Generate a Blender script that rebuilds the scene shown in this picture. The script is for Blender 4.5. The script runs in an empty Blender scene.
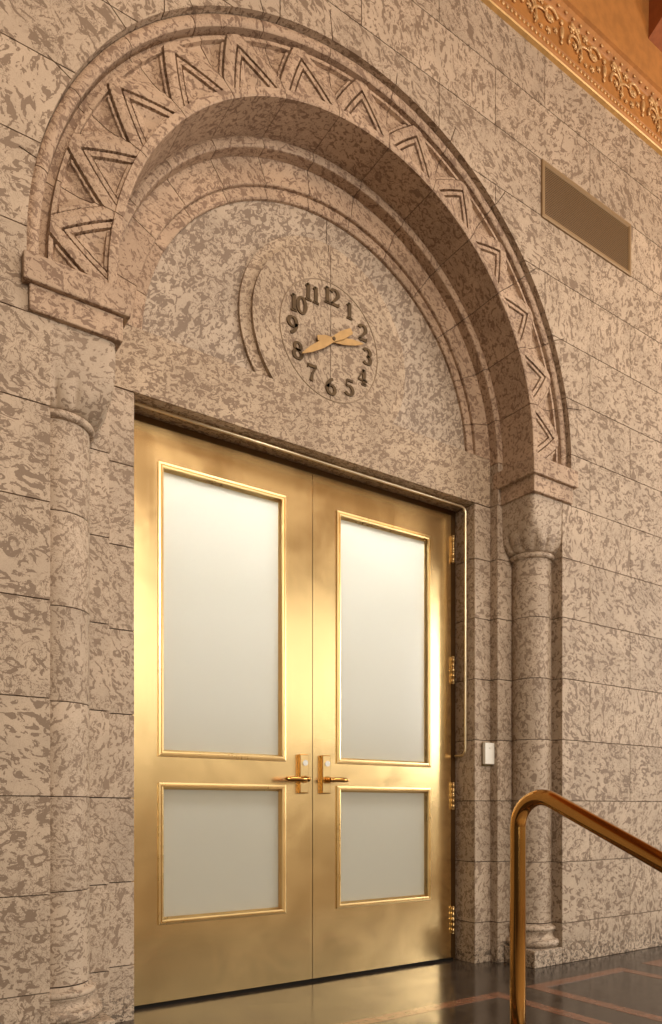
import bpy, bmesh, math, random
from mathutils import Vector, Matrix, Quaternion
random.seed(7)
PI = math.pi
C = bpy.context.scene.collection
X0 = 1.868                       # centre of the doorway
ZC = 2.65                        # centre of the arch
R_ = math.radians

# ------------------------------------------------------------------ materials
def newmat(name):
    m = bpy.data.materials.new(name); m.use_nodes = True
    nt = m.node_tree; b = nt.nodes['Principled BSDF']
    return m, nt, b
class N:
    def __init__(s, nt): s.nt = nt
    def node(s, t, **k):
        n = s.nt.nodes.new(t)
        for a, v in k.items(): setattr(n, a, v)
        return n
    def link(s, a, b): s.nt.links.new(a, b)
    def math(s, op, a, b=None, c=None, clamp=False):
        n = s.node('ShaderNodeMath', operation=op); n.use_clamp = clamp
        for i, v in enumerate((a, b, c)):
            if v is None: continue
            if isinstance(v, (int, float)): n.inputs[i].default_value = v
            else: s.link(v, n.inputs[i])
        return n.outputs[0]
    def vmath(s, op, a, b=None):
        n = s.node('ShaderNodeVectorMath', operation=op)
        for i, v in enumerate((a, b)):
            if v is None: continue
            if isinstance(v, (tuple, list)): n.inputs[i].default_value = v
            else: s.link(v, n.inputs[i])
        return n.outputs[0]
    def noise(s, vec, scale, detail=2, rough=.5, dist=0.):
        n = s.node('ShaderNodeTexNoise')
        n.inputs['Scale'].default_value = scale; n.inputs['Detail'].default_value = detail
        n.inputs['Roughness'].default_value = rough; n.inputs['Distortion'].default_value = dist
        s.link(vec, n.inputs['Vector']); return n.outputs['Fac']
    def smooth(s, v, a, b, lo=0., hi=1.):
        n = s.node('ShaderNodeMapRange', interpolation_type='SMOOTHSTEP')
        n.inputs['From Min'].default_value = a; n.inputs['From Max'].default_value = b
        n.inputs['To Min'].default_value = lo; n.inputs['To Max'].default_value = hi
        s.link(v, n.inputs['Value']); return n.outputs['Result']
    def mix(s, f, a, b):
        n = s.node('ShaderNodeMix', data_type='RGBA')
        if isinstance(f, (int, float)): n.inputs[0].default_value = f
        else: s.link(f, n.inputs[0])
        for i, v in ((6, a), (7, b)):
            if isinstance(v, tuple): n.inputs[i].default_value = (*v, 1)
            else: s.link(v, n.inputs[i])
        return n.outputs[2]
    def pos(s): return s.node('ShaderNodeNewGeometry')

def stone(name, base, dark, scale=1., amount=.8, rot=.6, cut=.53):
    """mottled fossil limestone: dendritic brown stains in a buff ground, new pattern in each block"""
    m, nt, b = newmat(name); n = N(nt)
    g = n.pos(); P = g.outputs['Position']; rnd = g.outputs['Random Per Island']
    off = n.node('ShaderNodeCombineXYZ')
    n.link(n.math('MULTIPLY', rnd, 37.), off.inputs[0]); n.link(n.math('MULTIPLY', rnd, 61.), off.inputs[1]); n.link(n.math('MULTIPLY', rnd, 17.), off.inputs[2])
    v = n.vmath('ADD', P, off.outputs[0])
    vr = n.node('ShaderNodeVectorRotate', rotation_type='Y_AXIS')
    n.link(v, vr.inputs['Vector']); n.link(n.math('MULTIPLY_ADD', rnd, 2.6, rot), vr.inputs['Angle'])
    st = n.vmath('MULTIPLY', vr.outputs[0], (1.0, 1., .62))
    a1 = n.noise(st, 31*scale, 3., .6, 1.2)
    a3 = n.noise(n.vmath('ADD', v, (9., 3., 5.)), 52*scale, 3., .65, .8)
    m1 = n.smooth(n.math('MULTIPLY_ADD', a3, .30, a1), cut+.150, cut+.178)
    st2 = n.vmath('MULTIPLY', vr.outputs[0], (.8, 1., 1.2))
    a2 = n.noise(st2, 28*scale, 3.5, .62, 1.6)
    rdg = n.math('ADD', n.math('ABSOLUTE', n.math('SUBTRACT', a2, .5)), n.math('MULTIPLY', n.math('SUBTRACT', a3, .5), .07))
    m2 = n.smooth(rdg, .010, .028, 1., 0.)
    big = n.smooth(n.noise(v, 4.5, 2, .5, .3), .40, .55, .15, 1.)
    m2 = n.math('MULTIPLY', m2, big)
    msk = n.math('MULTIPLY', n.math('MAXIMUM', m1, n.math('MULTIPLY', m2, .85)), amount)
    fine = n.noise(P, 240, 3, .7)
    cloud = n.noise(v, 5., 3, .6)
    tint = n.mix(n.smooth(cloud, .3, .7), tuple(x*.90 for x in base), tuple(x*1.07 for x in base))
    col = n.mix(msk, tint, dark)
    hsv = n.node('ShaderNodeHueSaturation')
    n.link(col, hsv.inputs['Color'])
    n.link(n.math('ADD', n.math('MULTIPLY_ADD', rnd, .09, .90), n.smooth(fine, .3, .7, -.05, .07)), hsv.inputs['Value'])
    # scuffed, pitted stone close to the floor
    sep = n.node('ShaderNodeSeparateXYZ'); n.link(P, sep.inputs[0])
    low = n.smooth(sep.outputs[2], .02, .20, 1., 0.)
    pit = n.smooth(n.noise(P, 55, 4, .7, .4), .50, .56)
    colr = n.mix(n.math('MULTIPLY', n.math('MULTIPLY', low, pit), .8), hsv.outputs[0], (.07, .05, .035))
    n.link(colr, b.inputs['Base Color']); b.inputs['Roughness'].default_value = .62
    b.inputs['Specular IOR Level'].default_value = .3
    bp = n.node('ShaderNodeBump'); bp.inputs['Strength'].default_value = .35; bp.inputs['Distance'].default_value = .004
    h = n.math('ADD', n.math('MULTIPLY', fine, .35), n.math('MULTIPLY', msk, -.4))
    n.link(h, bp.inputs['Height']); n.link(bp.outputs[0], b.inputs['Normal'])
    return m

def plain(name, col, rough=.5, metal=0., spec=.5, var=0., vscale=30.):
    m, nt, b = newmat(name)
    b.inputs['Roughness'].default_value = rough; b.inputs['Metallic'].default_value = metal
    b.inputs['Specular IOR Level'].default_value = spec
    n = N(nt); P = n.pos().outputs['Position']
    f = n.noise(P, vscale, 3, .6)
    n.link(n.mix(n.smooth(f, .3, .7), tuple(max(0, x*(1-var)) for x in col), tuple(x*(1+var) for x in col)), b.inputs['Base Color'])
    return m

def brass(name, col, rough, brushed=.0):
    m, nt, b = newmat(name); n = N(nt)
    P = n.pos().outputs['Position']
    b.inputs['Metallic'].default_value = 1.
    f = n.noise(n.vmath('MULTIPLY', P, (160., 160., 1.2)), 1., 2, .5)
    f2 = n.noise(P, 4., 3, .6, .5)
    c = n.mix(n.smooth(f2, .3, .7), tuple(x*.93 for x in col), tuple(min(1, x*1.04) for x in col))
    n.link(c, b.inputs['Base Color'])
    n.link(n.math('ADD', n.smooth(f, .2, .8, rough-brushed, rough+brushed), n.smooth(f2, .3, .7, -.03, .03)), b.inputs['Roughness'])
    return m

S_WALL = stone('tyndall_wall', (.51, .405, .30), (.20, .138, .092), 1., .85)
S_ARCH = stone('tyndall_arch', (.50, .365, .255), (.19, .115, .075), 1.4, .8, .2)  # base reddened for the warm light bounced off the brass
S_TYMP = stone('tyndall_tympanum', (.50, .41, .315), (.18, .128, .092), 1.35, .8, .9, .50)
S_LINT = stone('tyndall_lintel', (.51, .40, .285), (.21, .143, .095), 1.6, .85, .4, .51)
S_COL = stone('tyndall_column', (.51, .41, .31), (.21, .147, .10), 1.4, .8, .2, .53)
GROUT = plain('dark_joint', (.06, .042, .03), .9)
BRASS = brass('satin_brass', (.83, .61, .30), .23, .015)
BRASS_HI = brass('polished_brass', (.78, .57, .27), .30, .01)
BRASS_DK = brass('dark_brass', (.34, .22, .10), .38, .04)
BRASS_RAIL = brass('rail_brass', (.56, .31, .09), .13, .01)
BRONZE = plain('aged_bronze', (.10, .062, .028), .6, 0, .2, .2)
GOLD = plain('hand_gold', (.50, .31, .12), .5, 0, .25, .08)
WHITE = plain('white_plastic', (.80, .78, .70), .35, 0, .5, .02)
OLIVE = plain('olive_plate', (.34, .28, .12), .5, .3, .5, .05)
STEEL = plain('key_steel', (.78, .74, .66), .25, .9, .5, .04)
PLASTER = plain('gilt_plaster', (.42, .185, .05), .55, .0, .4, .12, 14)
PLASTER_HI = plain('gilt_highlight', (.66, .42, .19), .32, .25, .5, .15, 40)
GILT = plain('gilt_edge', (.70, .45, .17), .45, .15, .5, .08)
COFFER_SHADE = plain('ceiling_coffer', (.16, .06, .018), .7, 0, .3, .1)  # dark tone holds the shade of the coffer recesses

# ------------------------------------------------------------------ mesh helpers
class MB:
    def __init__(s): s.v = []; s.f = []; s.mi = []; s.sm = []
    def add(s, vs, fs, mi=0, smooth=False):
        o = len(s.v); s.v += [tuple(p) for p in vs]
        for f in fs: s.f.append([i+o for i in f]); s.mi.append(mi); s.sm.append(smooth)
    def box(s, x0, x1, y0, y1, z0, z1, mi=0, bev=0.):
        if bev <= 0:
            vs = [(x, y, z) for x in (x0, x1) for y in (y0, y1) for z in (z0, z1)]
            s.add(vs, [(0, 1, 3, 2), (4, 6, 7, 5), (0, 4, 5, 1), (2, 3, 7, 6), (0, 2, 6, 4), (1, 5, 7, 3)], mi); return
        bm = bmesh.new(); r = bmesh.ops.create_cube(bm, size=1)
        for v in bm.verts: v.co = Vector(((x0+x1)/2+v.co.x*(x1-x0), (y0+y1)/2+v.co.y*(y1-y0), (z0+z1)/2+v.co.z*(z1-z0)))
        bmesh.ops.bevel(bm, geom=bm.edges[:], offset=bev, segments=2, affect='EDGES', profile=.5)
        s.add_bm(bm, mi)
    def add_bm(s, bm, mi=0, smooth=False):
        bm.verts.index_update()
        s.add([v.co for v in bm.verts], [[v.index for v in f.verts] for f in bm.faces], mi, smooth); bm.free()
    def prism(s, poly, h0, h1, axis='z', mi=0, smooth=False):
        """poly of 2D points extruded along axis; caps included"""
        def P(p, h):
            return {'z': (p[0], p[1], h), 'y': (p[0], h, p[1]), 'x': (h, p[0], p[1])}[axis]
        n = len(poly)
        vs = [P(p, h0) for p in poly]+[P(p, h1) for p in poly]
        s.add(vs, [list(range(n))[::-1], list(range(n, 2*n))]+[(i, (i+1) % n, n+(i+1) % n, n+i) for i in range(n)], mi, smooth)
    def sweep_arc(s, prof, a0, a1, n, cx=X0, cz=ZC, mi=0):
        """closed (R, y) profile swept about the arch centre, capped"""
        k = len(prof); vs = []
        for i in range(n+1):
            a = a0+(a1-a0)*i/n
            for R, y in prof: vs.append((cx+R*math.cos(a), y, cz+R*math.sin(a)))
        fs = [(i*k+j, i*k+(j+1) % k, (i+1)*k+(j+1) % k, (i+1)*k+j) for i in range(n) for j in range(k)]
        fs += [list(range(k)), [n*k+j for j in range(k)][::-1]]
        s.add(vs, fs, mi)
    def tube(s, pts, r, seg=16, mi=0, closed=False, flat=None):
        pts = [Vector(p) for p in pts]; n = len(pts)
        rr = r if isinstance(r, (list, tuple)) else [r]*n
        up = None; vs = []
        for i, p in enumerate(pts):
            if closed: t = (pts[(i+1) % n]-pts[i-1]).normalized()
            else: t = (pts[min(i+1, n-1)]-pts[max(i-1, 0)]).normalized()
            if up is None:
                up = Vector((0, 0, 1)) if abs(t.z) < .9 else Vector((0, 1, 0))
            sd = t.cross(up).normalized(); up = sd.cross(t).normalized()
            for k in range(seg):
                a = 2*PI*k/seg
                vs.append(p+sd*math.cos(a)*rr[i]+up*math.sin(a)*rr[i])
        m = n if closed else n-1
        fs = [(i*seg+k, i*seg+(k+1) % seg, ((i+1) % n)*seg+(k+1) % seg, ((i+1) % n)*seg+k) for i in range(m) for k in range(seg)]
        if not closed: fs += [list(range(seg))[::-1], [(n-1)*seg+k for k in range(seg)]]
        s.add(vs, fs, mi, True)
    def lathe(s, prof, cx, cy, seg=48, mi=0, smooth=True, cap=True):
        """(r, z) profile about a vertical axis"""
        k = len(prof); vs = [(cx+r*math.cos(2*PI*i/seg), cy+r*math.sin(2*PI*i/seg), z) for i in range(seg) for r, z in prof]
        fs = [(i*k+j, ((i+1) % seg)*k+j, ((i+1) % seg)*k+j+1, i*k+j+1) for i in range(seg) for j in range(k-1)]
        if cap: fs += [[i*k for i in range(seg)][::-1], [i*k+k-1 for i in range(seg)]]
        s.add(vs, fs, mi, smooth)
    def ball(s, c, r, sc=(1, 1, 1), mi=0, seg=12):
        bm = bmesh.new(); bmesh.ops.create_uvsphere(bm, u_segments=seg, v_segments=seg*2//3, radius=r)
        for v in bm.verts: v.co = Vector((c[0]+v.co.x*sc[0], c[1]+v.co.y*sc[1], c[2]+v.co.z*sc[2]))
        s.add_bm(bm, mi, True)
    def mesh(s, name):
        me = bpy.data.meshes.new(name); me.from_pydata(s.v, [], s.f)
        me.polygons.foreach_set('material_index', s.mi); me.polygons.foreach_set('use_smooth', s.sm)
        bm = bmesh.new(); bm.from_mesh(me); bmesh.ops.recalc_face_normals(bm, faces=bm.faces[:]); bm.to_mesh(me); bm.free()
        return me
    def build(s, name, mats, parent=None, loc=None):
        me = s.mesh(name)
        for m in (mats if isinstance(mats, (list, tuple)) else [mats]): me.materials.append(m)
        o = bpy.data.objects.new(name, me); C.objects.link(o)
        if parent is not None:
            o.parent = parent
            pl = Vector((0, 0, 0)); q = parent
            while q is not None: pl += q.location; q = q.parent
            me.transform(Matrix.Translation(-pl))
        return o
def tag(o, label, cat, group=None):
    o['label'] = label; o['category'] = cat
    if group: o['group'] = group
    return o
def struct(o): o['kind'] = 'structure'; return o
def thing(name, label, cat, loc, group=None):
    o = bpy.data.objects.new(name, None); C.objects.link(o); o.location = loc; o.empty_display_size = .1
    return tag(o, label, cat, group)

# ------------------------------------------------------------------ measured rows
ROWS = [0, .213, .535, .858, 1.18, 1.503, 1.825, 2.14, 2.425, 2.70, 2.99, 3.28, 3.58, 3.86, 4.15, 4.43, 4.74]
G = .0021                                                # half a joint
UN = R_(14.17); ANG0 = R_(90)-6.5*UN                     # 13 voussoirs, first joint just below the springing
R_IN, R_OUT = 1.067, 1.363
NOOK = 1.290; R2, R3 = 1.03, .917; Y2, Y3 = .21, .265

# ------------------------------------------------------------------ wall
def make_wall():
    mb = MB()
    for i in range(len(ROWS)-1):
        z0, z1 = ROWS[i], ROWS[i+1]
        par = 3.387 if (i % 2 == 0) else 3.02            # courses break joint
        if i == 15: par = 3.02
        xs = [par+.73*k for k in range(-1, 5)]
        xs = [(-.16 if i % 2 else -.50)-.73*k for k in range(5, -1, -1)]+[X0-.42 if i % 2 else X0-.02]+([2.29] if i % 2 else [])+[q for q in xs if q > 2.4]
        if i >= 9 and i < 13: xs = [q for q in xs if not (X0-.5 < q < X0+.5)]
        if i >= 12: xs = sorted(xs+[.60 if i % 2 else .97])
        for a, b in zip(xs, xs[1:]):
            mb.box(a+G, b-G, .0, .21, z0+G, z1-G)
    blocks = mb.build('wall_front', [S_WALL, GROUT])
    bk = MB(); bk.box(-4., 7.3, .012, .205, .0, 4.74, 1)
    back = bk.build('grout', [S_WALL, GROUT])
    # opening: nook to nook below, archivolt seat above, with short radial joints round the arch
    cut = MB()
    poly = [(X0+NOOK, -.5), (X0+NOOK, 2.60)]
    poly += [(X0+R_OUT*math.cos(a), ZC+R_OUT*math.sin(a)) for a in [R_(-2.1)+R_(184.2)*k/120 for k in range(121)]]
    poly += [(X0-NOOK, 2.60), (X0-NOOK, -.5)]
    cut.prism(poly, -.3, .6, 'y')
    rad = MB()
    for k in range(14):
        a = ANG0+UN*k
        if k in (0, 13): continue
        L = .055+.03*((k*5) % 3)
        ca, sa = math.cos(a), math.sin(a); w = .0022
        p = [(R_OUT-.02, -w), (R_OUT+L, -w), (R_OUT+L, w), (R_OUT-.02, w)]
        rad.prism([(X0+r*ca-t*sa, ZC+r*sa+t*ca) for r, t in p], -.1, .014, 'y')
    co = cut.build('cutter', GROUT); ro = rad.build('cutter_b', GROUT)
    def boolean(ob, c):
        md = ob.modifiers.new('b', 'BOOLEAN'); md.operation = 'DIFFERENCE'; md.object = c; md.solver = 'EXACT'
        if hasattr(md, 'use_self'): md.use_self = False
        bpy.context.view_layer.update()
        dg = bpy.context.evaluated_depsgraph_get()
        me = bpy.data.meshes.new_from_object(ob.evaluated_get(dg)); ob.modifiers.clear(); ob.data = me
    boolean(blocks, co); co.scale = (1.006, 1, 1.003); co.location.x = -X0*.006; boolean(back, co); co.scale = (1, 1, 1); co.location.x = 0; boolean(blocks, ro)
    bm = bmesh.new(); bm.from_mesh(blocks.data); bm.from_mesh(back.data); bm.to_mesh(blocks.data); bm.free()
    blocks.data.materials.clear(); blocks.data.materials.append(S_WALL); blocks.data.materials.append(GROUT)
    for o in (co, ro, back): bpy.data.objects.remove(o)
    struct(blocks)
make_wall()

# ------------------------------------------------------------------ arch
arch = thing('stone_archway', 'round stone arch carved with zigzags framing the brass double doors', 'archway', (X0, .25, 0))

def carve(u, r, half):
    """depth of the carved face behind y=0; u = metres along the arc from the unit's centre line"""
    if r > 1.290:                                        # outer roll, then its quirk
        if r < 1.318: return .066
        t = (r-1.318)/(R_OUT-1.318)
        return .034-.012*math.sin(PI*min(1, max(0, t)))**.6
    if r < 1.100: return .0015 if r > 1.075 else .004*(1.075-r)/.008
    hv = .190; b = .004+.018*(r-1.1)/.19
    vv = (r-1.100)/hv; un_ = abs(u)/half
    d = (vv-(1-un_))*(1/math.sqrt(1/hv**2+1/half**2))     # signed distance from the chevron line
    if abs(d) < .022: return b+.003*abs(d)/.022
    if d >= .022:                                        # outer triangle
        if d < .026: return b+.020
        if r > 1.274: return b+.008
        if r > 1.268: return b+.026
        if d < .038: return b+.010
        return b+.018+.010*min(1, (d-.038)/.03)
    e = -d
    if e < .027: return b+.024                           # inner triangle with its nested chevron
    if e < .045: return b+.007
    if e < .050: return b+.024
    if r < 1.110: return b+.010
    return b+.012+.012*min(1, (e-.050)/.03)
def make_archivolt():
    mb = MB(); NA, NR = 108, 106
    for k in range(13):
        a0 = ANG0+UN*k+.0013; a1 = ANG0+UN*(k+1)-.0013; am = (a0+a1)/2
        rs = [R_IN+(R_OUT-.0015-R_IN)*j/NR for j in range(NR+1)]
        vs = []
        for i in range(NA+1):
            a = a0+(a1-a0)*i/NA
            for r in rs:
                vs.append((X0+r*math.cos(a), carve((a-am)*r, r, UN/2*r), ZC+r*math.sin(a)))
        nr = NR+1
        fs = [(i*nr+j, i*nr+j+1, (i+1)*nr+j+1, (i+1)*nr+j) for i in range(NA) for j in range(NR)]
        o = len(vs)                                      # back edge ring for soffit, extrados and joint faces
        for i in range(NA+1):
            a = a0+(a1-a0)*i/NA
            vs.append((X0+R_IN*math.cos(a), Y2+.004, ZC+R_IN*math.sin(a)))
            vs.append((X0+(R_OUT-.0015)*math.cos(a), Y2+.004, ZC+(R_OUT-.0015)*math.sin(a)))
        for i in range(NA):
            fs.append((i*nr, (i+1)*nr, o+2*i+2, o+2*i))
            fs.append((i*nr+NR, (i+1)*nr+NR, o+2*i+3, o+2*i+1))
        fs.append([j for j in range(nr)]+[o+1, o]); fs.append([NA*nr+j for j in range(nr)]+[o+2*NA+1, o+2*NA])
        mb.add(vs, fs, 0)
    mb.sweep_arc([(R_IN+.008, .075), (R_OUT-.01, .075), (R_OUT-.01, .2), (R_IN+.008, .2)], ANG0+.01, ANG0+13*UN-.01, 120, mi=1)
    mb.sweep_arc([(R_IN+.008, .02), (1.095, .02), (1.095, .07), (R_IN+.008, .07)], ANG0+.01, ANG0+13*UN-.01, 120, mi=1)
    return mb.build('archivolt', [S_ARCH, GROUT], arch)
make_archivolt()

def voussoirs(name, prof, back, a_first, mat, n=8):
    mb = MB()
    js = [a_first]+[ANG0+UN*k for k in range(1, 13)]+[PI-a_first]
    for a, b in zip(js, js[1:]): mb.sweep_arc(prof, a+.0016, b-.0016, n)
    mb.sweep_arc(back, js[0]+.004, js[-1]-.004, 100, mi=1)
    return mb.build(name, [mat, GROUT], arch)
voussoirs('inner_arch_ring', [(1.095, Y2), (1.064, Y2), (1.060, Y2-.002), (1.037, Y2-.002), (1.031, Y2+.002), (R2, Y2+.008), (R2, .40), (1.095, .40)],
          [(1.09, Y2+.006), (1.045, Y2+.006), (1.038, Y2+.012), (1.038, .39), (1.09, .39)], R_(0.0), S_ARCH)
voussoirs('recessed_arch_ring', [(1.032, Y3), (.928, Y3), (.925, Y3+.004), (.925, .2835), (.921, .282), (.884, .282), (.880, .286), (.880, .42), (1.032, .42)],
          [(1.03, Y3+.008), (.935, Y3+.008), (.932, .291), (.888, .291), (.888, .41), (1.03, .41)], R_(1.7), S_ARCH)

ZL0, ZL1 = 2.432, 2.683                                  # lintel bottom and top
YT, YB1, YB2 = .300, .2835, .2645                         # tympanum, outer boss and inner boss faces
def half_disc(mb, R, y0, y1, side, cz, zlo, n=60, g=.0016, mi=0):
    pts = []
    for k in range(n+1):
        a = -PI/2+PI*k/n
        pts.append((R*math.cos(a), cz+R*math.sin(a)))
    # clip below zlo, keep the vertical joint on the centre line
    out = [(max(x, g), z) for x, z in pts if z >= zlo]
    if pts[0][1] < zlo:
        out.insert(0, (math.sqrt(max(0, R*R-(zlo-cz)**2)), zlo)); out.insert(0, (g, zlo))
    out[-1] = (g, out[-1][1])
    mb.prism([(X0+side*x, z) for x, z in out], y0, y1, 'y', mi)
mb = MB()
for s in (-1, 1): half_disc(mb, .8815, YT, .42, s, ZC, ZL1+.001, 90)
mb.box(X0-.01, X0+.01, YT+.004, .41, ZL1, 3.52, 1)
tymp = mb.build('tympanum', [S_TYMP, GROUT], arch)
CZ = 2.952
mb = MB()
for s in (-1, 1):
    half_disc(mb, .455, YB1, YT+.01, s, CZ, ZL1+.001)
    half_disc(mb, .402, YB2, YB1+.003, s, CZ, ZL1-.0005)
mb.box(X0-.004, X0+.004, YB2+.004, YT, ZL1, CZ+.397, 1)
mb.build('clock_boss', [S_LINT, GROUT], tymp)
mb = MB(); mb.box(X0-R2, X0+R2, Y3, .52, ZL0, ZL1)
mb.build('lintel', [S_LINT], arch)
for s in (-1, 1):
    mb = MB()
    zs = ROWS[:9]
    for z0, z1 in zip(zs, zs[1:]):
        poly = [(R3, .52), (R3, Y3+.003), (R3+.003, Y3), (R2, Y3), (R2, Y2+.003), (R2+.003, Y2), (NOOK-.001, Y2), (NOOK-.001, .52)]
        mb.prism([(X0+s*a, b) for a, b in poly], z0+G if z0 else 0., z1-G+(.003 if z1 == 2.425 else 0))
    mb.prism([(X0+s*a, b) for a, b in [(R2+.001, .40), (R2+.001, Y2), (NOOK-.001, Y2), (NOOK-.001, .40)]], 2.43, ZC-.002)
    mb.prism([(X0+s*a, b) for a, b in [(R3+.01, .5), (R3+.01, Y3+.01), (R2+.01, Y3+.01), (R2+.01, Y2+.01), (NOOK-.01, Y2+.01), (NOOK-.01, .5)]], .02, 2.44, mi=1)
    mb.build('door_jamb', [S_COL, GROUT], arch)

# ------------------------------------------------------------------ engaged columns
def superell(a, h, e):
    c, s_ = math.cos(a), math.sin(a)
    k = (abs(c)**e+abs(s_)**e)**(-1/e)
    return h*k*c, h*k*s_
def column(side, label):
    cx, cy = X0+side*1.228, .155
    t = thing('engaged_column', label, 'column', (cx, cy, 0), 'columns in the corners of the doorway')
    # plinth, square, flush with the wall face
    mb = MB(); xa, xb = sorted((X0+side*1.075, X0+side*NOOK)); mb.box(xa, xb-.001*(side > 0), .0, .209, .0, .088, bev=.004)
    mb.build('plinth', S_COL, t)
    mb = MB()
    prof = [(.10, .086), (.132, .088)]
    for k in range(9):
        a = -PI/2+PI*k/8; prof.append((.128+.022*math.cos(a), .112+.022*math.sin(a)))
    prof += [(.126, .136), (.118, .142), (.114, .152), (.116, .162), (.120, .168), (.122, .171)]
    for k in range(7):
        a = -PI/2+PI*k/6; prof.append((.116+.013*math.cos(a), .185+.013*math.sin(a)))
    prof += [(.108, .201), (.105, .2095)]
    mb.lathe(prof, cx, cy); mb.build('base', S_COL, t)
    mb = MB()
    zs = ROWS[1:8]
    for z0, z1 in zip(zs, zs[1:]): mb.lathe([(.1035, z0+G*.7), (.105, z0+G+.0008), (.105, z0+.0042), (.105, z0+.006), (.105, z1-.006), (.105, z1-.0042), (.105, z1-G-.0008), (.1035, z1-G*.7)], cx, cy)
    mb.lathe([(.1015, .21), (.1015, 2.138)], cx, cy, mi=1)
    mb.build('shaft', [S_COL, GROUT], t)
    mb = MB()
    mb.lathe([(.10, 2.133)]+[(.108+.015*math.cos(a), 2.149+.015*math.sin(a)) for a in [-PI/2+PI*k/8 for k in range(9)]]+[(.10, 2.165)], cx, cy)
    mb.build('astragal', S_COL, t)
    # cushion capital: square block above, rounding down into the shaft, leaves cut round its foot
    NS, NZ = 144, 56; vs = []; hb = .165; cyb = .003+hb
    z_bot, z_top = 2.162, 2.432
    for j in range(NZ+1):
        z = z_bot+(z_top-z_bot)*j/NZ
        tt = min(1, (z-z_bot)/.165)
        sh = math.sqrt(max(0, 1-(1-tt)**2))
        h = .110+(hb-.110)*sh; e = 2+9*tt**1.6
        yy = cy+(cyb-cy)*sh
        for i in range(NS):
            a = 2*PI*i/NS; x, y = superell(a, h, e)
            w = math.exp(-((tt-.30)/.26)**2)*(1 if tt < 1 else 0)
            m = .0095*w*(abs(math.sin(a*7+.3))**.45-.7)*2
            ln = max(1e-6, math.hypot(x, y)); x += x/ln*m; y += y/ln*m
            vs.append((cx+x, yy+y, z))
    fs = [(j*NS+i, j*NS+(i+1) % NS, (j+1)*NS+(i+1) % NS, (j+1)*NS+i) for j in range(NZ) for i in range(NS)]
    fs += [list(range(NS))[::-1], [NZ*NS+i for i in range(NS)]]
    mb = MB(); mb.add(vs, fs, 0, True); mb.build('capital', S_COL, t)
    mb = MB()
    a, b = sorted((X0+side*1.052, X0+side*1.358)); mb.box(a, b, -.016, .235, 2.428, 2.512, bev=.004)
    a, b = sorted((X0+side*1.030, X0+side*1.379)); mb.box(a, b, -.034, .245, 2.511, 2.6005, bev=.005)
    mb.build('abacus', S_ARCH, t)
    return t
column(-1, 'stone column with cushion capital at the left of the doorway')
column(1, 'stone column with leaf-cut capital at the right, behind the handrail')

# ------------------------------------------------------------------ clock
clock = thing('wall_clock', 'round clock with bronze numerals set into the stone above the doors', 'clock', (X0, YB2, CZ))
mb = MB(); RC = .268
pr = []
mb.tube([(X0+RC*math.cos(a), YB2-.0005, CZ+RC*math.sin(a)) for a in [2*PI*k/96 for k in range(96)]], .0026, 8, closed=True)
mb.build('dial_ring', plain('dial_bronze', (.30, .22, .14), .5), clock)
def digit_strokes(d):
    """strokes of a bold serif figure in a 0..1 (x) by 0..1.5 (z) cell: lists of (x, z, width)"""
    def arc(cx, cz, rx, rz, a0, a1, w0, w1, n=16):
        out = []
        for k in range(n+1):
            t = k/n; a = R_(a0+(a1-a0)*t)
            w = w0+(w1-w0)*abs(math.cos(a))
            out.append((cx+rx*math.cos(a), cz+rz*math.sin(a), w))
        return out
    T, H = .14, .30
    if d == '0': return [arc(.5, .75, .34, .68, 0, 360, T, H, 32)]
    if d == '1': return [[(.5, .06, H), (.5, 1.44, H)], [(.24, .06, T), (.76, .06, T)], [(.5, 1.44, T), (.27, 1.20, T)]]
    if d == '2': return [arc(.48, 1.06, .32, .38, 165, -25, T, H)+[(.60, .66, .2), (.16, .12, .14)], [(.14, .12, .2), (.86, .12, .22)], [(.86, .12, .1), (.88, .36, .08)]]
    if d == '3': return [arc(.45, 1.10, .32, .34, 155, -85, T, H), arc(.45, .42, .36, .36, 90, -150, T, H)]
    if d == '4': return [[(.62, 1.42, .14), (.08, .45, .10)], [(.06, .42, T), (.94, .42, T)], [(.62, 1.42, H), (.62, .05, H)], [(.4, .05, T), (.86, .05, T)]]
    if d == '5': return [[(.24, 1.38, .16), (.80, 1.38, .20)], [(.24, 1.40, .10), (.20, .82, .10)], arc(.44, .48, .37, .42, 125, -150, T, H)]
    if d == '6': return [arc(.5, .46, .34, .40, 0, 360, T, H, 24), arc(.78, .56, .62, .88, 180, 100, T, H)]
    if d == '7': return [[(.10, 1.36, .22), (.90, 1.36, .22)], [(.12, 1.36, .08), (.10, 1.12, .08)], [(.86, 1.34, .10), (.52, .72, .20), (.42, .05, .30)]]
    if d == '8': return [arc(.5, 1.10, .27, .32, 0, 360, T, H*.9, 24), arc(.5, .42, .34, .38, 0, 360, T, H, 24)]
    if d == '9': return [arc(.5, 1.04, .34, .40, 0, 360, T, H, 24), arc(.22, .94, .62, .88, 0, -80, T, H)]
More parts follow.
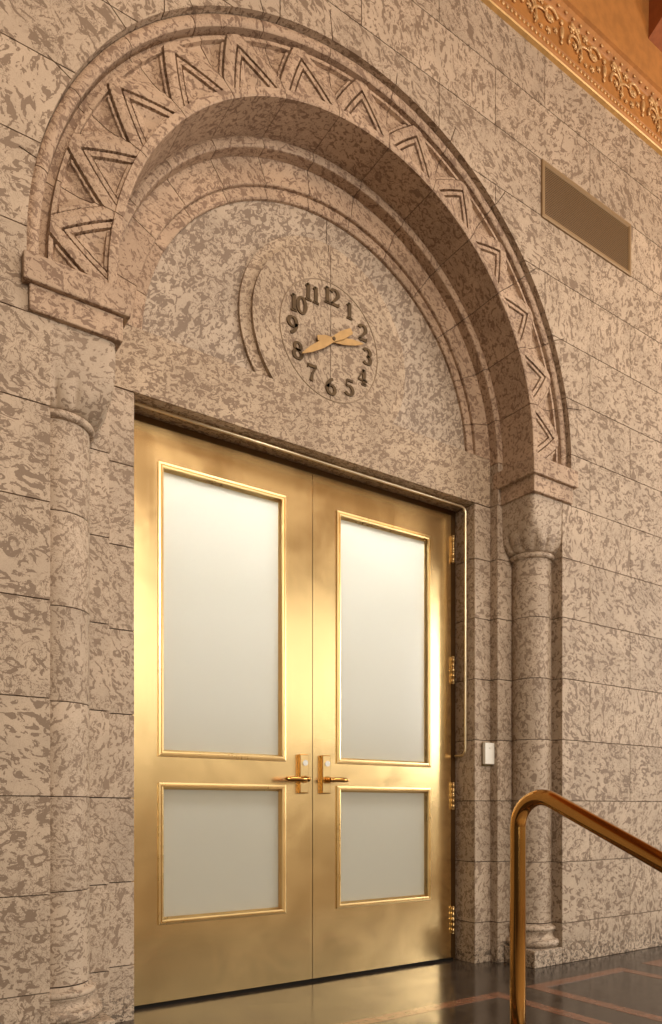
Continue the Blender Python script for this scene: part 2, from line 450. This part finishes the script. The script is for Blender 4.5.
def ribbon(mb, st, sx, sz, ox, oz, y0, y1):
    n = len(st); L = []; Rr = []
    for i, (x, z, w) in enumerate(st):
        a, b = st[max(0, i-1)], st[min(n-1, i+1)]
        dx, dz = (b[0]-a[0])*sx, (b[1]-a[1])*sz; l = math.hypot(dx, dz) or 1
        px, pz = ox+x*sx, oz+z*sz; hw = w*sx*.5
        L.append((px-dz/l*hw, pz+dx/l*hw)); Rr.append((px+dz/l*hw, pz-dx/l*hw))
    vs = []
    for (p, q) in zip(L, Rr): vs += [(p[0], y0, p[1]), (q[0], y0, q[1]), (p[0], y1, p[1]), (q[0], y1, q[1])]
    fs = []
    for i in range(n-1):
        o = 4*i; fs += [(o, o+1, o+5, o+4), (o+2, o+6, o+7, o+3), (o, o+4, o+6, o+2), (o+1, o+3, o+7, o+5)]
    fs += [(0, 2, 3, 1), (4*n-4, 4*n-3, 4*n-1, 4*n-2)]
    mb.add(vs, fs)
for h in range(1, 13):
    a = R_(90-30*h); r = .206
    cx, cz = X0+r*math.cos(a), CZ+r*math.sin(a)
    s = str(h); W = .060; ht = .051
    adv = .040 if len(s) == 2 else 0
    mb = MB()
    for i, ch in enumerate(s):
        ox = cx-W/2+(i-.5)*adv if adv else cx-W/2
        for st in digit_strokes(ch): ribbon(mb, st, W, ht, ox, cz-.75*ht, YB2-.006, YB2+.001)
    mb.build('numeral', BRONZE, clock)
def hand(name, ang, tip, tail, w, y):
    mb = MB(); d = Vector((math.sin(ang), math.cos(ang))); p = Vector((d.y, -d.x))
    prof = [(-tail, w*.55), (-tail*.96, w*.75), (-tail*.45, w*1.0), (0, w*.62), (tip*.35, w*.95), (tip*.72, w*.72), (tip*.97, w*.16), (tip, .001)]
    pts = [d*t+p*h for t, h in prof]+[d*t-p*h for t, h in prof[::-1]]
    mb.prism([(X0+q.x, CZ+q.y) for q in pts], y, y+.004, 'y')
    return mb.build(name, GOLD, clock)
hand('hour_hand', R_(76), .178, .085, .0170, YB2-.017)
hand('minute_hand', R_(234), .208, .125, .0180, YB2-.025)
mb = MB()
for yy, rr in ((YB2-.029, .008), (YB2-.012, .011)):
    mb.prism([(X0+rr*math.cos(2*PI*k/20), CZ+rr*math.sin(2*PI*k/20)) for k in range(20)], yy, YB2+.001, 'y')
mb.build('hub', BRONZE, clock)

# ------------------------------------------------------------------ doors
YD = .400; ZT = 2.397
def frame_prism(mb, x0, x1, z0, z1, prof, mi=0):
    """mitred rectangular frame: prof = closed (inset, y)"""
    k = len(prof); cs = []
    for sx, sz in ((0, 0), (1, 0), (1, 1), (0, 1)):
        for d, y in prof: cs.append(((x1-d) if sx else (x0+d), y, (z1-d) if sz else (z0+d)))
    mb.add(cs, [(i*k+j, i*k+(j+1) % k, ((i+1) % 4)*k+(j+1) % k, ((i+1) % 4)*k+j) for i in range(4) for j in range(k)], mi)

def glass_mat():
    m, nt, b = newmat('frosted_glass'); n = N(nt)
    nt.nodes.remove(b); out = nt.nodes['Material Output']
    tr = n.node('ShaderNodeBsdfTranslucent'); tr.inputs[0].default_value = (.90, .89, .83, 1)
    df = n.node('ShaderNodeBsdfDiffuse'); df.inputs[0].default_value = (.62, .60, .53, 1)
    gl = n.node('ShaderNodeBsdfGlossy'); gl.inputs['Roughness'].default_value = .16; gl.inputs[0].default_value = (.95, .95, .93, 1)
    m1 = n.node('ShaderNodeMixShader'); m1.inputs[0].default_value = .28
    n.link(tr.outputs[0], m1.inputs[1]); n.link(df.outputs[0], m1.inputs[2])
    fr = n.node('ShaderNodeFresnel'); fr.inputs['IOR'].default_value = 1.55
    m2 = n.node('ShaderNodeMixShader'); n.link(n.math('MULTIPLY', fr.outputs[0], 1.3), m2.inputs[0])
    n.link(m1.outputs[0], m2.inputs[1]); n.link(gl.outputs[0], m2.inputs[2])
    n.link(m2.outputs[0], out.inputs[0]); return m
GLASS = glass_mat()

def door(name, x0, x1, gx0, gx1, side):
    mb = MB()
    z = [.015, .357, .905, 1.056, 2.232, ZT]             # bottom rail, lock rail, top rail
    for a, b, c, d in ((x0, gx0, z[0], z[5]), (gx1, x1, z[0], z[5]), (gx0, gx1, z[0], z[1]), (gx0, gx1, z[2], z[3]), (gx0, gx1, z[4], z[5])):
        mb.box(a, b, YD, YD+.045, c, d)
    o = struct(mb.build(name, BRASS))
    o['label'] = 'left leaf of the brass double door' if side < 0 else 'right leaf of the brass double door, hinged by the card reader'; o['category'] = 'door'
    for c, d in ((z[1], z[2]), (z[3], z[4])):
        mb = MB()
        w = .022
        frame_prism(mb, gx0-w, gx1+w, c-w, d+w, [(0, YD+.001), (0, YD-.006), (.001, YD-.007), (.009, YD-.008), (.0105, YD-.0045), (.013, YD-.0045), (.0145, YD-.009), (.021, YD-.008), (.0225, YD), (.029, YD+.010), (.030, YD+.02), (.0, YD+.02)])
        mb.build('glazing_bead', BRASS_HI, o)
        mb = MB(); mb.box(gx0+.002, gx1-.002, YD+.016, YD+.024, c+.002, d-.002); mb.build('glass_pane', GLASS, o)
    # lock plate with cylinder, and lever
    px = 1.796 if side < 0 else 1.920
    mb = MB(); mb.box(px-.0235, px+.0235, YD-.022, YD+.001, .888, 1.070, bev=.0025); mb.box(px-.0205, px+.0205, YD-.0232, YD-.021, .893, 1.065, 1)  # darker brass base carries the dark reflection on the plate's edges
    pl = mb.build('lock_plate', [BRASS_RAIL, BRASS], o)
    mb = MB()
    cc = [(px+.004+.0135*math.cos(2*PI*k/24), 1.030+.0135*math.sin(2*PI*k/24)) for k in range(24)]
    mb.prism(cc, YD-.027, YD-.018, 'y'); mb.build('key_cylinder', STEEL, pl)
    mb = MB(); lx = px; zl = .953
    mb.prism([(lx+.017*math.cos(2*PI*k/24), zl+.017*math.sin(2*PI*k/24)) for k in range(24)], YD-.032, YD-.018, 'y')
    d = side; ex = .026 if side < 0 else 0
    path = [(lx, YD-.014, zl), (lx, YD-.05, zl), (lx+d*.006, YD-.058, zl), (lx+d*.02, YD-.062, zl), (lx+d*.07, YD-.062, zl), (lx+d*(.088+ex), YD-.061, zl-.001), (lx+d*(.100+ex), YD-.059, zl-.002)]
    mb.tube(path, [.009, .009, .0105, .012, .012, .0105, .006], 14)
    mb.ball((lx, YD-.058, zl), .0125); mb.build('lever_handle', BRASS_RAIL, pl)
    hx = x1+.008 if side > 0 else x0-.008
    for zz in (2.215, 1.562, .885, .217):
        mb = MB(); mb.lathe([(.0085, zz-.070), (.0085, zz+.070)], hx, YD-.008, 14)
        for q in (-.070, .070): mb.ball((hx, YD-.008, zz+q), .009, (1, 1, .6))
        for q in range(5): mb.lathe([(.0092, zz-.056+q*.028-.0115), (.0092, zz-.056+q*.028+.0115)], hx, YD-.008, 14)
        mb.box(min(hx, hx-side*.012), max(hx, hx-side*.012), YD-.005, YD+.002, zz-.07, zz+.07)
        mb.build('hinge', BRASS_HI, o)
    return o
door('door_1', .972, 1.8535, 1.119, 1.686, -1)
door('door_2', 1.857, 2.740, 2.013, 2.571, 1)
# dark-toned brass frame in the stone reveal
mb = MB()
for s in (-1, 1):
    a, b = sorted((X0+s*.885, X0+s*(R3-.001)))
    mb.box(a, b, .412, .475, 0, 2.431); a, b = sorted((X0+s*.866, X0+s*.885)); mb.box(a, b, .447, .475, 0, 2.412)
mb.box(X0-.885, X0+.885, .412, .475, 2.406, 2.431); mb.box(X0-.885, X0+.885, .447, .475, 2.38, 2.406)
mb.box(X0-.885, X0+.885, .396, .47, 0, .012, 1)  # near-black strip puts the shade of the gap under the doors into colour
f = struct(mb.build('trim_1', [brass('dark_frame_brass', (.20, .12, .05), .42, .02), plain('sill_gap_shade', (.012, .010, .008), .8, 0, .1)])); f['label'] = 'dark brass frame round the double doors'; f['category'] = 'door frame'

# conduit that follows the head of the opening and runs down the right reveal
mb = MB(); yc = .322; zc = 2.420; xr = X0+.903
p = [(X0-.912, yc, zc), (X0, yc, zc)]
for k in range(9):
    a = PI/2*(1-k/8); p.append((xr-.03+.03*math.cos(a), yc, zc-.03+.03*math.sin(a)))
p.append((xr, yc, 1.13))
for k in range(1, 7):
    a = PI/2*k/6; p.append((xr-.006*(1-math.cos(a)), yc+.03*(1-math.cos(a)), 1.13-.03*math.sin(a)))
p += [(xr-.008, .372, 1.10), (xr-.010, .390, 1.10)]
mb.tube(p, .0068, 12)
tag(mb.build('brass_conduit', brass('conduit_brass', (.90, .78, .54), .32, .01)), 'thin bright brass conduit running round the top and right of the door opening', 'conduit')

# card reader
rd = thing('card_reader', 'small white card reader on the stone jamb beside the right door', 'card reader', (2.865, Y3, 1.10))
mb = MB(); mb.box(2.836, 2.896, .252, Y3-.0004, 1.046, 1.168, bev=.002); mb.build('back_plate', OLIVE, rd)
mb = MB(); mb.box(2.828, 2.897, .232, .253, 1.052, 1.165, bev=.003); mb.ball((2.862, .2315, 1.138), .006, (1, .4, 1)); mb.build('cover', WHITE, rd)

# ------------------------------------------------------------------ vent
vent = thing('vent_grille', 'long dark bronze air vent in the wall right of the arch', 'vent', (3.37, 0, 4.0))
mb = MB(); frame_prism(mb, 2.989, 3.749, 3.851, 4.146, [(0, .001), (0, -.008), (.004, -.011), (.018, -.011), (.024, -.004), (.024, .003), (.0, .003)])
mb.build('frame', plain('vent_frame', (.30, .20, .10), .5, .3), vent)
def mesh_mat():
    m, nt, b = newmat('perforated_bronze'); n = N(nt)
    P = n.pos().outputs['Position']; sep = n.node('ShaderNodeSeparateXYZ'); n.link(P, sep.inputs[0])
    sx = n.math('SINE', n.math('MULTIPLY', sep.outputs[0], 2*PI/.0125)); sz = n.math('SINE', n.math('MULTIPLY', sep.outputs[2], 2*PI/.0125))
    hole = n.smooth(n.math('MULTIPLY', sx, sz), -.1, .2)
    n.link(n.mix(hole, (.19, .11, .04), (.04, .022, .008)), b.inputs['Base Color'])
    b.inputs['Roughness'].default_value = .5; b.inputs['Metallic'].default_value = .2
    bp = n.node('ShaderNodeBump'); bp.inputs['Strength'].default_value = .6; bp.inputs['Distance'].default_value = .002; bp.invert = True
    n.link(hole, bp.inputs['Height']); n.link(bp.outputs[0], b.inputs['Normal']); return m
mb = MB(); mb.box(3.005, 3.733, -.003, .003, 3.867, 4.130); mb.build('screen', mesh_mat(), vent)

# ------------------------------------------------------------------ handrail
mb = MB(); hx, hy, sl = 1.616, -1.07, math.tan(R_(25))
ztop = .897
p = [(hx, hy, 0.0), (hx, hy, .30), (hx, hy, .60)]
Rb = .085; th = R_(90+25)
# bend from vertical to the descending slope (towards -y)
zb = ztop-Rb*math.tan(th/2)
for k in range(0, 15):
    a = th*k/14
    p.append((hx, hy-Rb*(1-math.cos(a)), zb+Rb*math.sin(a)))
y1, z1 = p[-1][1], p[-1][2]
for L in (.2, .6, 1.0, 1.5, 1.9): p.append((hx, y1-L*math.cos(R_(25)), z1-L*math.sin(R_(25))))
mb.tube(p, .0225, 28)
mb.lathe([(.05, .0), (.05, .006), (.03, .012), (.024, .02)], hx, hy, 28)
hr = mb.build('brass_handrail', BRASS_RAIL)
tag(hr, 'round brass handrail bending down the steps in front of the doors', 'handrail')

# ------------------------------------------------------------------ floor
def floor_mat():
    m, nt, b = newmat('dark_terrazzo'); n = N(nt); P = n.pos().outputs['Position']
    f = n.noise(P, 6, 5, .65, .6); g = n.noise(P, 160, 2, .6)
    c = n.mix(n.smooth(f, .35, .68), (.030, .023, .018), (.06, .047, .037))
    c = n.mix(n.smooth(g, .62, .72, 0, .35), c, (.20, .16, .12))
    # pale slab joints
    n.link(c, b.inputs['Base Color'])
    n.link(n.smooth(f, .3, .7, .11, .24), b.inputs['Roughness']); b.inputs['Specular IOR Level'].default_value = .4
    return m
BAND = plain('pink_marble', (.185, .085, .05), .2, 0, .5, .18, 25)
mb = MB()
mb.box(-4.0, 7.3, -1.32, .55, -.18, 0)
def rect(xa, xb, ya, yb, w=.066, zz=.0006):
    for a, b, c, d in ((xa, xb, yb-w, yb), (xa, xb, ya, ya+w), (xa, xa+w, ya+w, yb-w), (xb-w, xb, ya+w, yb-w)):
        mb.box(a, b, c, d, -.01, zz, 1)
rect(2.615, 3.335, -1.16, -.222); rect(1.30, 2.437, -1.16, -.222); rect(.40, 1.12, -1.16, -.222)
rect(3.52, 4.65, -1.16, -.222)
struct(mb.build('floor', [floor_mat(), BAND]))
mb = MB()
prof = [(-1.32, -.002), (-1.32, -.148)]
ys = -1.32; zz = -.15; poly = [(-1.32, -.16)]
for k in range(5):
    poly += [(ys-.32*k, -.15*(k+1)), (ys-.32*(k+1), -.15*(k+1))]
poly += [(ys-1.6, -1.0), (-1.32, -1.0)]
mb.prism(poly[1:], -4., 7.3, 'x'); st = struct(mb.build('stairs', plain('stair_stone', (.30, .23, .17), .4, 0, .5, .15)))
st['label'] = 'flight of steps going down from the landing'; st['category'] = 'stairs'
mb = MB(); mb.box(-4, 7.3, -9, -2.92, -.9, -.75); st = struct(mb.build('floor_lower', plain('hall_floor', (.42, .32, .22), .35, 0, .5, .15)))

# ------------------------------------------------------------------ cornice and ceiling
mb = MB()
X1, X2 = -4., 7.3
mb.prism([(.0, 4.695), (-.022, 4.695), (-.026, 4.700), (-.022, 4.708), (0, 4.71)], X1, X2, 'x', 1)
mb.prism([(.10, 4.708), (-.018, 4.708), (-.026, 4.722), (-.026, 4.748), (-.030, 4.752), (-.030, 4.925), (-.036, 4.932), (-.052, 4.944), (-.060, 4.962), (-.075, 4.968), (-.078, 5.00), (-.086, 5.42), (.10, 5.42)], X1, X2, 'x', 0)
tr = struct(mb.build('trim_2', [PLASTER, GILT])); tr['label'] = 'gilded plaster cornice above the stone wall'; tr['category'] = 'cornice'
mb = MB(); per = .355
x = 1.35; k = 0
rr = random.Random(3)
while x < 5.3:
    yb = -.033
    # hanging husk, scroll stems, rosettes and leaves of one repeat
    mb.ball((x-.02, yb-.004, 4.832), .018, (.8, .7, 1.9)); mb.ball((x-.02, yb-.004, 4.885), .012, (1, .7, 1.2))
    mb.ball((x-.02, yb-.003, 4.785), .010, (1, .7, 1.2))
    def scroll(cx, cz, r0, a0, a1, r1, w):
        pts = []; ws = []
        for i in range(17):
            t = i/16; a = R_(a0+(a1-a0)*t); r = r0+(r1-r0)*t
            pts.append((cx+r*math.cos(a), yb-.004, cz+r*math.sin(a))); ws.append(w*(1-.6*t)+.001)
        mb.tube(pts, ws, 8)
    scroll(x+.03, 4.80, .125, 80, -20, .105, .0085)
    scroll(x+.09, 4.83, .055, 200, -60, .02, .007)
    scroll(x+.245, 4.86, .060, 20, 300, .018, .007)
    scroll(x+.20, 4.78, .10, 170, 60, .08, .006)
    for dx, z, r in ((.065, 4.905, .016), (.115, 4.925, .012), (.175, 4.915, .017), (.215, 4.885, .011), (.255, 4.86, .014), (.14, 4.80, .012), (.09, 4.83, .013), (.29, 4.82, .011), (.235, 4.79, .013), (.18, 4.78, .009)):
        mb.ball((x+dx, yb-.003, z), r, (1.1, .6, .9), seg=9)
        for q in range(5):
            a = 2*PI*q/5+dx*9
            mb.ball((x+dx+r*1.1*math.cos(a), yb-.001, z+r*1.1*math.sin(a)), r*.5, (1, .6, 1), seg=6)
    for q in range(12):
        xx = x+q*per/12
        mb.ball((xx, -.027, 4.735), .0095, (1, .7, 1.1), seg=7)
        if q % 2 == 0: mb.ball((xx, -.050, 4.938), .008, (1.4, .7, .8), seg=6)
    x += per; k += 1
mb.build('scroll_relief', PLASTER_HI, tr)
mb = MB()
mb.box(-4, 7.3, -.60, .3, 5.42, 5.6)                     # soffit next to the wall
mb.box(-4, 7.3, -1.3, -.60, 5.70, 5.75, 1)               # sunk coffers
mb.box(-4, 7.3, -1.85, -1.3, 5.42, 5.75)  # edge placed so the added key passes but the wall top dims
for xx in (-1.2, .4, 2.0, 3.62, 5.3): mb.box(xx, xx+.25, -1.3, -.60, 5.44, 5.75)
for q in range(-4, 3):                                   # brackets, each with a flat dark slab painted as a shaded recess
    xx = 3.80+1.46*q
    mb.prism([(-.08, 5.17), (-.30, 5.30), (-.42, 5.36), (-.42, 5.42), (-.08, 5.42)], xx, xx+.42, 'x', 2)
    mb.box(xx-.012, xx+.9, -.60, -.30, 5.40, 5.43, 1)
struct(mb.build('ceiling', [PLASTER, COFFER_SHADE, plain('bracket_plaster', (.30, .09, .025), .6, 0, .3, .1)]))

# ------------------------------------------------------------------ vestibule behind the frosted glass
mb = MB(); VW = plain('vestibule_paint', (.46, .42, .33), .8)
mb.box(X0-1.3, X0-1.25, .53, 2.2, 0, 2.9); mb.box(X0+1.25, X0+1.3, .53, 2.2, 0, 2.9)
mb.box(X0-1.3, X0+1.3, 2.2, 2.25, 0, 2.9); mb.box(X0-1.3, X0+1.3, .53, 2.25, 2.9, 2.95); mb.box(X0-1.3, X0+1.3, .56, 2.25, -.05, 0)
mb.box(X0-1.25, X0-.92, .53, .56, 0, 2.9); mb.box(X0+.92, X0+1.25, .53, .56, 0, 2.9)
mb.box(X0-.93, X0+.93, .53, .56, 2.43, 2.9)
struct(mb.build('wall_back', VW))

# ------------------------------------------------------------------ light
def area(name, loc, target, sx, sy, power, col):
    l = bpy.data.lights.new(name, 'AREA'); l.shape = 'RECTANGLE'; l.size = sx; l.size_y = sy; l.energy = power; l.color = col
    o = bpy.data.objects.new(name, l); C.objects.link(o); o.location = loc
    o.rotation_euler = (Vector(target)-Vector(loc)).to_track_quat('-Z', 'Y').to_euler(); return o
area('pane_backlight', (X0, .98, 2.80), (X0, .50, 2.0), 2.1, .3, 100, (.98, .98, .97))  # unseen lamp added behind the doors to brighten the upper panes
area('high_key', (5.4, -4.8, 8.3), (2.2, 0, 1.2), 4.4, 2.6, 290, (1., .91, .79))  # unseen key light added high up, clear of the doors' reflection
area('hall_window', (7.0, -8.0, 3.3), (7.0, 0, 3.3), 11.0, 2.2, 105, (1., .97, .90))
area('front_key', (1.3, -7.0, 3.9), (2.1, 0, .9), 2.0, 1.6, 205, (1., .90, .78))  # added frontal key, kept outside the doors' mirrored view
area('narrow_window', (-1.5, -6.0, 1.6), (1.6, -1, .7), .45, 2.4, 22, (1., .93, .80))
area('low_side_fill', (9.0, -4.6, 2.7), (3.0, 0, 1.2), 2.6, 2.6, 230, (1., .97, .94))  # added neutral fill that brightens the lower right stone
area('hall_lamp', (1.0, -3.4, 4.6), (.6, 0, 3.2), .8, .8, 26, (1., .55, .27))
area('cornice_glow', (4.6, -1.5, 4.2), (3.6, 0, 5.0), .5, .5, 9, (1., .62, .30))

w = bpy.data.worlds.new('hall'); bpy.context.scene.world = w; w.use_nodes = True
nt = w.node_tree; n = N(nt); bg = nt.nodes['Background']
tc = n.node('ShaderNodeTexCoord'); sp = n.node('ShaderNodeSeparateXYZ'); n.link(tc.outputs['Generated'], sp.inputs[0])
cr = n.node('ShaderNodeValToRGB'); n.link(n.math('MULTIPLY_ADD', sp.outputs[2], .5, .5), cr.inputs[0])
e = cr.color_ramp.elements; e[0].position = 0; e[0].color = (.30, .11, .05, 1); e[1].position = 1; e[1].color = (.10, .045, .016, 1)
for p_, c_ in ((.38, (.30, .13, .065, 1)), (.46, (.30, .21, .13, 1)), (.52, (.60, .49, .36, 1)), (.60, (.62, .50, .36, 1)), (.70, (.30, .15, .055, 1))):
    x_ = e.new(p_); x_.color = c_
# background shaped for light: bright front and right, dimmed left to darken left-facing stone
dx = n.math('MULTIPLY_ADD', sp.outputs[0], .8, n.math('MULTIPLY', sp.outputs[1], -.6))
n.link(cr.outputs[0], bg.inputs[0]); n.link(n.smooth(dx, -.3, .7, .18, 1.05), bg.inputs[1])

# ------------------------------------------------------------------ camera
cd = bpy.data.cameras.new('camera'); cam = bpy.data.objects.new('camera', cd); C.objects.link(cam)
cam.location = (0, -2.51, .818)
al = math.asin(.5587); cam.rotation_euler = (PI/2, 0, -al)
cd.sensor_fit = 'HORIZONTAL'; cd.sensor_width = 36; cd.lens = 36*731.5/662; cd.shift_y = 296.4/662; cd.clip_start = .05
bpy.context.scene.camera = cam
vs = bpy.context.scene.view_settings; vs.view_transform = 'Standard'; vs.look = 'None'; vs.exposure = 0; vs.gamma = 1
